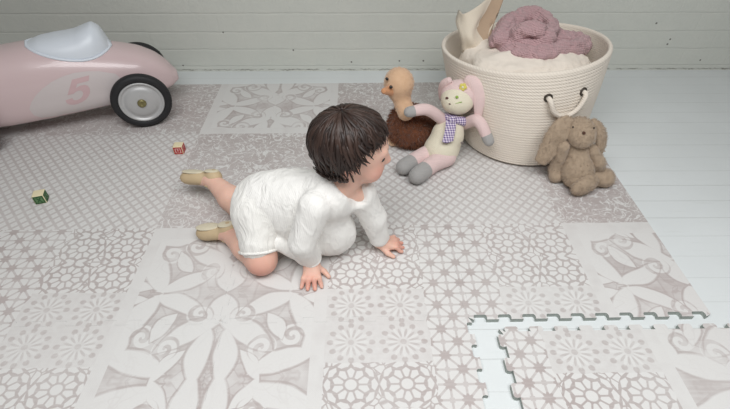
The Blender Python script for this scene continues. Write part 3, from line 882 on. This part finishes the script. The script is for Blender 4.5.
def on_basket(a, z, off=0.0):
    c = bc(z); r = brad(z) * squash(a) + off; return A([c[0] + r * math.cos(a), c[1] + r * math.sin(a), z + rim_dz(a) * (z / .3) ** 2])
def handle(a0, a1, z):
    p0, p1 = on_basket(a0, z, -.006), on_basket(a1, z, -.006); am = (a0 + a1) / 2
    pts = [p0, on_basket(a0 + .012, z - .004, .016), on_basket(a0 + (am - a0) * .35, z - .036, .017), on_basket(am, z - .052, .016), on_basket(a1 - (a1 - am) * .35, z - .036, .017), on_basket(a1 - .012, z - .004, .016), p1]
    mb = MB(); v, f = tube(spline(pts, 42), .0078, 10); mb.add(v, f); h = mb.build('rope_handle', M_ROPE, basket)
    for a in (a0, a1):
        mb = MB(); c = on_basket(a, z, .0015); o = unit(on_basket(a, z, .02) - c)
        v, f = lathe([(.0085, -.006), (.0085, .0018), (.0100, .0034), (.0125, .0030), (.0138, .001), (.0138, -.006)], 24, c, tuple(o)); mb.add(v, f); mb.build('eyelet', M_DARK, h)
handle(-1.52, -1.06, .244)
handle(-1.58 + PI, -1.12 + PI, .245)

M_CREAM = cloth('cream_blanket', lin(228, 218, 206), 1100, .3)
M_CREAM2 = cloth('cream_canvas', lin(222, 210, 192), 1500, .25)
M_TAN = cloth('tan_lining', lin(186, 162, 138), 1500, .25)
M_IVORY = cloth('ivory_cushion', lin(220, 214, 202), 900, .3)
M_MAUVE = knit('mauve_knit', lin(196, 162, 164), .0055, .12, .8, lin(146, 112, 117))
c3 = bc(.25)
P = [ell(c3 + A([0, -.005, -.050]), (.222, .222, .110), None, .03), ell(c3 + A([-.03, -.095, .030]), (.150, .085, .05), None, .05), ell(c3 + A([.11, -.06, .015]), (.09, .09, .05), None, .05), ell(c3 + A([-.13, .02, .02]), (.07, .09, .05), None, .04)]
so = soft_obj('blanket', P, .005, M_CREAM, None, c3 + A([0, 0, -.16]), 2, lambda V, Fq: bumpy(bumpy(V, Fq, .007, 13, 2.2, True), Fq, .003, 34, 7.7, True))
tag(so, 'cream blanket folded inside the rope basket beneath the mauve knit', 'blanket')
P = [ell(c3 + A([.045, .135, .062]), (.075, .045, .045), None, .03), ell(c3 + A([.09, .12, .04]), (.05, .05, .045), None, .03)]
so = soft_obj('cushion', P, .004, M_IVORY, None, c3 + A([.05, .13, .01]), 2, lambda V, Fq: bumpy(V, Fq, .006, 16, 4.4, True))
tag(so, 'ivory cushion poking up behind the mauve knit at the back of the basket', 'cushion')
# mauve knit: one long scarf heaped in loops
def ck(px, py, z): return gz(px, py, z)
loop1 = spline([ck(497, 42, .345), ck(512, 22, .365), ck(532, 16, .375), ck(548, 26, .37), ck(546, 40, .36), ck(530, 44, .345), ck(515, 40, .35), ck(524, 30, .385), ck(540, 32, .385)], 50)
loop2 = spline([ck(500, 44, .318), ck(512, 51, .326), ck(530, 56, .326), ck(548, 54, .328), ck(562, 50, .330), ck(574, 49, .326), ck(582, 44, .320), ck(578, 40, .325), ck(560, 38, .34), ck(546, 34, .352)], 50)
P = []
for lp, r0, fan in ((loop1, .0135, .013), (loop2, .0130, .014)):
    for q in (-1, 0, 1):
        lp2 = []
        for i, p in enumerate(lp):
            d = unit(lp[min(i + 1, len(lp) - 1)] - lp[max(i - 1, 0)]); sd = np.cross(d, (0, 0, 1)); sd = sd / (np.linalg.norm(sd) + 1e-9)
            tw = .5 * math.sin(i * .13 + q)
            lp2.append(p + sd * fan * q * (1 + .25 * math.sin(i * .21)) + A([0, 0, 1]) * (.010 * (1 - abs(q)) + .006 * tw))
        for i in range(len(lp2) - 1): P.append(cap(lp2[i], lp2[i + 1], r0 * (1 + .10 * math.sin(i * .5 + q)), r0 * (1 + .10 * math.sin((i + 1) * .5 + q)), .007))
P += [ell(ck(528, 36, .328), (.055, .042, .028), None, .012), ell(ck(556, 46, .312), (.050, .034, .020), None, .012)]
def mv(V, Fq):
    V = bumpy(V, Fq, .0065, 26, 1.1, True); V = bumpy(V, Fq, .0030, 60, 4.1, True); return bumpy(V, Fq, .0012, 150, 2.1)
so = soft_obj('knitted_scarf', P, .0036, M_MAUVE, None, ck(535, 45, .31), 1, mv)
tag(so, 'mauve chunky knitted scarf heaped on top of the basket', 'scarf')
# cream canvas corner standing up at the left of the basket
def sheet(name, rows, th, mats, parent=None, origin=None, n=16):
    """thick folded cloth through a grid of points; rows of equal length"""
    G = A([spline(r, n) for r in rows]); G = A([spline(G[:, k], n) for k in range(G.shape[1])]); a, b_, _ = G.shape
    Nn = np.cross(np.gradient(G, axis=0), np.gradient(G, axis=1)); Nn /= np.linalg.norm(Nn, axis=2)[:, :, None] + 1e-12
    G1 = (G + Nn * th / 2).reshape(-1, 3); G2 = (G - Nn * th / 2).reshape(-1, 3); N_ = a * b_
    f = []; mi = []
    for i in range(a - 1):
        for k in range(b_ - 1):
            q = [i * b_ + k, (i + 1) * b_ + k, (i + 1) * b_ + k + 1, i * b_ + k + 1]
            f.append(q); mi.append(1 if len(mats) > 1 and (.46 + .10 * (1 - i / a)) * b_ < k < .90 * b_ else 0); f.append([N_ + x for x in q[::-1]]); mi.append(1 if len(mats) > 1 else 0)
    edge = [i * b_ for i in range(a)] + [(a - 1) * b_ + k for k in range(1, b_)] + [i * b_ + b_ - 1 for i in range(a - 2, -1, -1)] + [k for k in range(b_ - 2, 0, -1)]
    for i, e in enumerate(edge): e2 = edge[(i + 1) % len(edge)]; f.append([e, N_ + e, N_ + e2, e2]); mi.append(0)
    return mk(name, np.concatenate([G1, G2]), f, mats, parent, origin, True, mi)
rows = [[ck(459, 10, .385), ck(456, 22, .365), ck(460, 36, .34), ck(462, 52, .29)],
        [ck(464, 14, .400), ck(466, 24, .375), ck(470, 38, .345), ck(474, 52, .29)],
        [ck(478, 6, .420), ck(476, 20, .385), ck(474, 34, .350), ck(482, 50, .30)],
        [ck(494, -6, .440), ck(486, 10, .400), ck(478, 26, .362), ck(488, 42, .32)],
        [ck(503, -3, .432), ck(498, 10, .395), ck(492, 26, .355), ck(494, 40, .325)],
        [ck(501, 4, .410), ck(496, 18, .375), ck(488, 34, .340), ck(490, 42, .32)]]
so = sheet('canvas_bag', rows, .005, [M_CREAM2, M_TAN], None, ck(480, 45, .30))
tag(so, 'cream canvas cloth with tan lining standing up at the left of the basket', 'cloth')

# ---------------------------------------------------------------- knitted rabbit doll
K_PINK = knit('pale_pink_knit', lin(232, 206, 203), .0042, .05, .45)
K_CREAM = knit('cream_knit', lin(233, 225, 203), .0042, .05, .45)
K_GREY = knit('grey_knit', lin(172, 170, 168), .0042, .06, .45)
K_GREEN = plain('green_thread', lin(150, 180, 90), .8, .2); K_YEL = plain('yellow_thread', lin(218, 205, 110), .8, .2)
K_DARK = plain('brown_thread', lin(96, 66, 62), .8, .2); K_BTN = plain('grey_patch', lin(120, 112, 108), .8, .2)
def m_ging():
    m, b = material('purple_gingham', .9, .15)
    x, y, z = split(coord())
    u = ((x + y * .4) / .0085).fr().gt(.5); v = ((z + y * .5) / .0085).fr().gt(.5)
    setc(b, cmix((u + v) * .5, lin(224, 214, 226), lin(96, 72, 134))); bump(b, tex_noise(coord(), 500, 2), .2, .0008); return m
K_SC = m_ging()
bum = A([.262, 1.285, .050]); nk = gy(455, 119, 1.335); hd = gy(458, 98, 1.338)
doll = empty('rabbit_doll', (bum[0], bum[1], 0), 'knitted rabbit doll in pale pink and cream with purple gingham scarf leaning on the basket', 'doll')
DF = unit([-.35, -.8, .25]); DA = axes(DF, (.12, .25, 1)); DS, DU = DA[1], DA[2]
mid = bum * .5 + nk * .5
M2 = lambda lst: lst
soft_obj('torso', [cap(bum, mid, .053, .050, .02), cap(mid, nk, .050, .028, .02), ell(bum + A([0, 0, -.005]), (.058, .052, .045), None, .02)], .003, K_CREAM, doll)
head = soft_obj('head', [ell(hd, (.048, .056, .052), DA, .02), ell(hd + DF * .018 - DU * .012, (.038, .045, .034), DA, .015)], .003, K_CREAM, doll)
V, Fq = soft([ell(hd + DU * .004 - DF * .004, (.0505, .0585, .0545), DA, .02), ell(hd + DF * .046 - DU * .012, (.045, .056, .044), DA, .006, True), ell(hd - DU * .06, (.08, .08, .03), DA, .006, True)], .0026)
mk('cap', V, Fq, K_PINK, head)
def flat_ear(pts, w, th, nrm, name='ear'):
    sp = spline(pts, 24); P = []
    m = len(sp)
    for i in range(m):
        d = unit(sp[min(i + 1, m - 1)] - sp[max(i - 1, 0)]); n_ = unit(A(nrm) - np.dot(nrm, d) * d); s_ = np.cross(d, n_); t = i / (m - 1)
        ww = w * (.55 + .55 * math.sin(PI * min(1, .12 + t * .80)))
        P.append(ell(sp[i], (np.linalg.norm(sp[1] - sp[0]) * 1.6, ww, th), A([d, s_, n_]), .006))
    return P
top_r = gy(470, 83, 1.335)
soft_obj('ear', flat_ear([gy(466, 80, 1.34), gy(475, 84, 1.325), gy(479, 98, 1.31), gy(478, 116, 1.30)], .019, .008, (-.2, -.9, .3)), .0026, K_PINK, head)
soft_obj('ear', flat_ear([gy(450, 80, 1.350), gy(444, 84, 1.362), gy(442, 91, 1.372), gy(442, 99, 1.378)], .012, .008, (-.5, -.8, .3)), .0026, K_PINK, head)
def dot(name, c, r, m, par, ax=None):
    return soft_obj(name, [ell(c, r, ax, .003)], min(A([r] * 3 if np.isscalar(r) else r)) * .55, m, par, None, 1)
def on_head(px, py, y0=1.30, center=None, rad=None):
    """point where the sight line meets the doll's head ellipsoid"""
    o = A([0, 0, H]); d = ray(px, py); d /= np.linalg.norm(d)
    q = DA @ (o - hd) / A([.052, .058, .055]); e = DA @ d / A([.052, .058, .055])
    bq = q @ e; cq = q @ q - 1; D_ = max(bq * bq - (e @ e) * cq, 0); return o + d * ((-bq - math.sqrt(D_)) / (e @ e)) - d * .004
dot('eye', on_head(447, 98), (.004, .006, .004), K_DARK, head, DA); dot('eye', on_head(457, 97), (.004, .0055, .005), K_GREEN, head, DA)
dot('nose', on_head(450, 104), (.004, .005, .0035), K_DARK, head, DA)
for (x0, y0, x1, y1) in ((454, 104, 462, 102), (454, 106, 462, 107), (447, 105, 442, 103)):
    mb = MB(); v, f = tube([on_head(x0, y0), on_head((x0 + x1) / 2, (y0 + y1) / 2), on_head(x1, y1)], .0013, 6); mb.add(v, f); mb.build('whisker', K_GREEN, head)
fc = on_head(463, 87); fP = [ell(fc + (DS * math.cos(a) + DU * math.sin(a)) * .0075, .0058, None, .002) for a in np.linspace(0, 2 * PI, 6)[:-1]]
fl_ = soft_obj('flower', fP, .0018, K_YEL, head, None, 1); dot('flower_centre', fc + DF * .004, .0042, plain('flower_middle', lin(236, 232, 214), .8, .2), fl_)
def limb(name, pts, rads, tipf, m1, m2, tipname):
    sp = spline(pts, 16); rr = np.interp(np.linspace(0, 1, len(sp)), np.linspace(0, 1, len(rads)), rads); n_ = int(len(sp) * (1 - tipf))
    o = soft_obj(name, chain(sp[:n_ + 1], rr[:n_ + 1], .004), .0027, m1, doll)
    soft_obj(tipname, chain(sp[n_:], rr[n_:] + .0006, .004), .0027, m2, o)
limb('arm', [nk + A([-.022, -.004, -.018]), gy(428, 110, 1.305), gy(409, 112, 1.285)], [.019, .018, .0165], .14, K_PINK, K_GREY, 'mitten')
limb('arm', [nk + A([.03, .002, -.022]), gy(478, 121, 1.275), gy(489, 141, 1.235)], [.019, .018, .0165], .14, K_PINK, K_GREY, 'mitten')
limb('leg', [bum + A([-.028, .0, -.014]), gz(419, 158, .030), gz(404, 167, .030)], [.030, .0265, .026], .26, K_PINK, K_GREY, 'sock')
limb('leg', [bum + A([.018, -.030, -.016]), gz(433, 164, .032), gz(417, 176, .030)], [.030, .0275, .027], .24, K_PINK, K_GREY, 'sock')
ring = [nk + (DS * math.cos(a) * .037 + unit(np.cross(DS, unit(nk - bum))) * math.sin(a) * .037) - A([0, 0, .004]) for a in np.linspace(0, 2 * PI, 33)[:-1]]
V, Fq = soft([cap(ring[i], ring[i - 1], .0125, None, .006) for i in range(32)] + [ell(gy(452, 120, 1.285), .014, None, .008)], .003)
scf = mk('scarf', bumpy(V, Fq, .0025, 60), Fq, K_SC, doll)
so = sheet('scarf_tail', [[gy(446, 120, 1.285), gy(445, 130, 1.262), gy(442, 142, 1.24)], [gy(450, 121, 1.280), gy(450, 131, 1.258), gy(447, 143, 1.236)], [gy(456, 121, 1.282), gy(455, 131, 1.262), gy(453, 141, 1.242)]], .005, [K_SC], scf)
dot('patch', gy(462, 143, 1.247), (.006, .004, .005), K_BTN, doll)

# ---------------------------------------------------------------- shaggy plush bird behind the doll
def m_fur(name, c, c2, sc=60, rough=.9):
    m, b = material(name, rough, .2, sheen=.35)
    n = tex_noise(coord(), sc, 3); setc(b, cmix(n, c, c2)); return m
M_BRN = m_fur('brown_shag', lin(92, 54, 36), lin(142, 90, 62)); M_PLT = m_fur('tan_plush', lin(206, 168, 134), lin(220, 186, 154)); M_BEAK = m_fur('orange_felt', lin(196, 140, 100), lin(206, 150, 110))
M_BLK = plain('black_bead', (.012, .01, .01), .15, .6)
bb_ = gy(413, 121, 1.395); hb = gy(399, 82, 1.372)
bird = empty('plush_bird', (bb_[0], bb_[1], 0), 'plush bird with shaggy brown body and tan head behind the rabbit doll', 'soft toy')
furry('body', [ell(A([bb_[0], bb_[1], .062]), (.088, .075, .062), axes((.9, .2, .0)), .02), ell(A([bb_[0] - .02, bb_[1] - .005, .105]), (.055, .052, .05), None, .03)], .004, M_BRN, bird, 6500, .014, .0016, droop=(0, 0, -.35), jit=.55, curl=.25)
nb0 = gy(406, 112, 1.335)
neck = furry('head', [ell(hb - A([0, 0, .004]), (.049, .050, .050), None, .02), cap(hb - A([0, 0, .03]), nb0, .030, .029, .02)], .0032, M_PLT, bird, 2600, .0035, .0008, jit=.7)
soft_obj('beak', [cap(hb + A([-.026, -.026, -.016]), gy(384, 91, 1.315), .019, .010, .01)], .002, M_BEAK, neck)
dot('eye', gy(387, 79, 1.342), .0062, M_BLK, neck); dot('eye', gy(391, 87, 1.318), .0066, M_BLK, neck)
furry('foot', [cap(gz(409, 140, .014), gz(392, 143, .014), .015, .012, .01), cap(gz(401, 141, .012), gz(389, 140, .011), .012, .009, .01)], .0028, M_PLT, bird, 700, .0035, .0008, jit=.7)
furry('foot', [cap(gz(430, 139, .014), gz(420, 146, .013), .015, .012, .01)], .0028, M_PLT, bird, 500, .0035, .0008, jit=.7)

# ---------------------------------------------------------------- brown plush bunny by the basket
M_BUN = m_fur('beige_plush', lin(154, 135, 115), lin(185, 165, 143), 90); M_NOSE = plain('brown_nose', lin(88, 62, 52), .7, .2)
ub = gz(577, 171, .050); hu = gy(580, 131, ub[1] + .030)
bun = empty('plush_bunny', (ub[0], ub[1], 0), 'beige brown plush bunny with long drooping ears sitting by the basket', 'soft toy')
lump = lambda V, Fq: bumpy(V, Fq, .0016, 70, 3.0)
furry('body', [ell(ub, (.047, .042, .048), None, .02), cap(ub, hu - A([0, -.004, .03]), .043, .034, .03)], .0032, M_BUN, bun, 3600, .0055, .0011, lump, jit=.8)
BF = unit([.15, -.85, -.12]); BA = axes(BF)
hbn = furry('head', [ell(hu, (.046, .046, .041), BA, .02), ell(hu + BF * .022 - BA[2] * .010, (.032, .036, .028), BA, .02)], .003, M_BUN, bun, 2600, .0052, .0011, lump, jit=.8)
def bun_hit(px, py):
    o = A([0, 0, H]); d = ray(px, py); d /= np.linalg.norm(d); q = BA @ (o - hu) / A([.053, .047, .043]); e = BA @ d / A([.053, .047, .043])
    bq = q @ e; D_ = max(bq * bq - (e @ e) * (q @ q - 1), 0); return o + d * ((-bq - math.sqrt(D_)) / (e @ e))
dot('nose', bun_hit(584, 133), (.006, .005, .0045), M_NOSE, hbn, BA)
dot('eye', bun_hit(573, 127), .003, M_BLK, hbn); dot('eye', bun_hit(594, 128), .003, M_BLK, hbn)
e0 = hu[1]
furry('ear', flat_ear([gy(570, 121, e0 + .015), gy(560, 130, e0 - .005), gy(551, 146, e0 - .012), gy(541, 161, e0 - .020)], .029, .011, (-.3, -.85, .35)), .003, M_BUN, hbn, 2400, .005, .0011, lump, jit=.8)
furry('ear', flat_ear([gy(592, 122, e0 + .02), gy(600, 132, e0 + .0), gy(601, 144, e0 - .01), gy(598, 154, e0 - .018)], .019, .010, (.5, -.75, .3)), .003, M_BUN, hbn, 1500, .005, .0011, lump, jit=.8)
furry('arm', chain([gy(563, 146, ub[1] + .01), gz(556, 168, .045), gz(556, 176, .024)], [.021, .021, .022], .01), .003, M_BUN, bun, 1200, .005, .0011, lump, jit=.8)
furry('arm', chain([gy(592, 150, ub[1] + .01), gy(598, 162, ub[1]), gz(598, 172, .036)], [.020, .020, .021], .01), .003, M_BUN, bun, 1200, .005, .0011, lump, jit=.8)
furry('leg', [cap(ub + A([-.015, -.02, -.015]), gz(582, 185, .036), .028, .026, .01), ell(gz(585, 185, .037), (.050, .022, .033), axes((.9, .35, .18)), .006)], .003, M_BUN, bun, 2200, .005, .0011, lump, jit=.8)
furry('leg', [cap(ub + A([.03, -.0, -.02]), gz(602, 179, .030), .026, .024, .01), ell(gz(606, 178, .031), (.026, .030, .030), None, .006)], .003, M_BUN, bun, 1500, .005, .0011, lump, jit=.8)

# ---------------------------------------------------------------- letter blocks
M_WOOD = plain('pale_wood', lin(232, 220, 184), .6, .3, .05, 60)
M_RED, M_RED2 = plain('red_print', lin(176, 44, 44), .5, .4), plain('pale_red_panel', lin(228, 190, 184), .5, .4)
M_GRN, M_GRN2 = plain('green_print', lin(52, 92, 54), .5, .4), plain('light_green_panel', lin(104, 138, 96), .5, .4)
def block(label, c, rz, mcol, mpan, glyph, side_=.032):
    h = side_ / 2; o = empty('letter_block', (c[0], c[1], 0), label, 'toy block', 'letter blocks')
    R = A([[math.cos(rz), -math.sin(rz), 0], [math.sin(rz), math.cos(rz), 0], [0, 0, 1]])
    w = lambda p: R @ A(p, float) + A([c[0], c[1], h])
    bm = bmesh.new(); bmesh.ops.create_cube(bm, size=side_); bmesh.ops.bevel(bm, geom=bm.edges[:], offset=.0022, segments=3, profile=.6, affect='EDGES')
    bm.verts.index_update(); V = [w(v.co) for v in bm.verts]; f = [[v.index for v in fa.verts] for fa in bm.faces]; bm.free()
    mk('cube', V, f, M_WOOD, o)
    def face_panel(ax_, up_, name):
        a_ = A(ax_, float); u_ = A(up_, float); s_ = np.cross(u_, a_)
        def plate(polys, z0, z1, m, nm):
            mb = MB()
            for poly in polys:
                n_ = len(poly); lo_ = [w(a_ * (h + z0) + s_ * x * h + u_ * y * h) for x, y in poly]; hi_ = [w(a_ * (h + z1) + s_ * x * h + u_ * y * h) for x, y in poly]
                mb.add(lo_ + hi_, [[n_ + i for i in range(n_)]] + [[i, (i + 1) % n_, n_ + (i + 1) % n_, n_ + i] for i in range(n_)])
            return mb.build(nm, m, o, smooth=False)
        e = .88; i_ = .62
        plate([[(-e, -e), (e, -e), (e, -i_), (-e, -i_)], [(-e, i_), (e, i_), (e, e), (-e, e)], [(-e, -i_), (-i_, -i_), (-i_, i_), (-e, i_)], [(i_, -i_), (e, -i_), (e, i_), (i_, i_)]], -.0004, .0008, mcol, 'border')
        plate([[(-i_, -i_), (i_, -i_), (i_, i_), (-i_, i_)]], -.0004, .0004, mpan, 'panel')
        plate(glyph, .0003, .0011, mcol, 'letter')
    for ax_, up_ in (((0, -1, 0), (0, 0, 1)), ((1, 0, 0), (0, 0, 1)), ((-1, 0, 0), (0, 0, 1)), ((0, 1, 0), (0, 0, 1))): face_panel(ax_, up_, 'face')
    return o
GU = [[(-.42, .45), (-.42, -.45), (-.12, -.45), (-.12, .45)], [(.12, .45), (.12, -.45), (.42, -.45), (.42, .45)], [(-.12, -.45), (.12, -.45), (.12, -.18), (-.12, -.18)]]
GU = [[p for p in q] for q in GU]
GX = [[(-.5, .5), (-.2, .5), (.5, -.5), (.2, -.5)], [(-.5, -.5), (-.2, -.5), (-.02, -.22), (-.17, .0)], [(.17, .0), (.02, .22), (.2, .5), (.5, .5)]]
pr_, pg_ = gz(179, 154.5, 0), gz(40, 204, 0)
block('small red letter block on the mat between the car wheel and the child\'s shoe', (pr_[0], pr_[1] + .016), .06, M_RED, M_RED2, GU)
block('small green letter block on the mat at the left, below the pink car', (pg_[0], pg_[1] + .016), .30, M_GRN, M_GRN2, GX)

# ---------------------------------------------------------------- light, camera, colour
def area(name, loc, target, sx, sy, power, col):
    l = bpy.data.lights.new(name, 'AREA'); l.shape = 'RECTANGLE'; l.size = sx; l.size_y = sy; l.energy = power; l.color = col
    o = bpy.data.objects.new(name, l); COL.objects.link(o); o.location = loc
    o.rotation_euler = (Vector(target) - Vector(loc)).to_track_quat('-Z', 'Y').to_euler()
    return o
area('overhead_soft_light', (.16, .06, 1.88), (.16, .26, 0), 2.2, 1.0, 50, (.985, .995, 1.0))  # unseen soft area light added above the mat for the falloff; no window there
w = bpy.data.worlds.new('room_daylight'); SC.world = w; w.use_nodes = True
bg = w.node_tree.nodes['Background']; bg.inputs[0].default_value = (1.0, .965, .92, 1); bg.inputs[1].default_value = .10
cam = bpy.data.cameras.new('camera'); co_ = bpy.data.objects.new('camera', cam); COL.objects.link(co_)
cam.sensor_fit = 'HORIZONTAL'; cam.sensor_width = 36; cam.lens = F * 36 / 730; cam.clip_start = .02
co_.location = (0, 0, H); co_.rotation_euler = (PI / 2 - TH, 0, 0)
SC.camera = co_
vs = SC.view_settings; vs.view_transform = 'Standard'; vs.look = 'None'; vs.exposure = 0; vs.gamma = 1; vs.use_curve_mapping = False
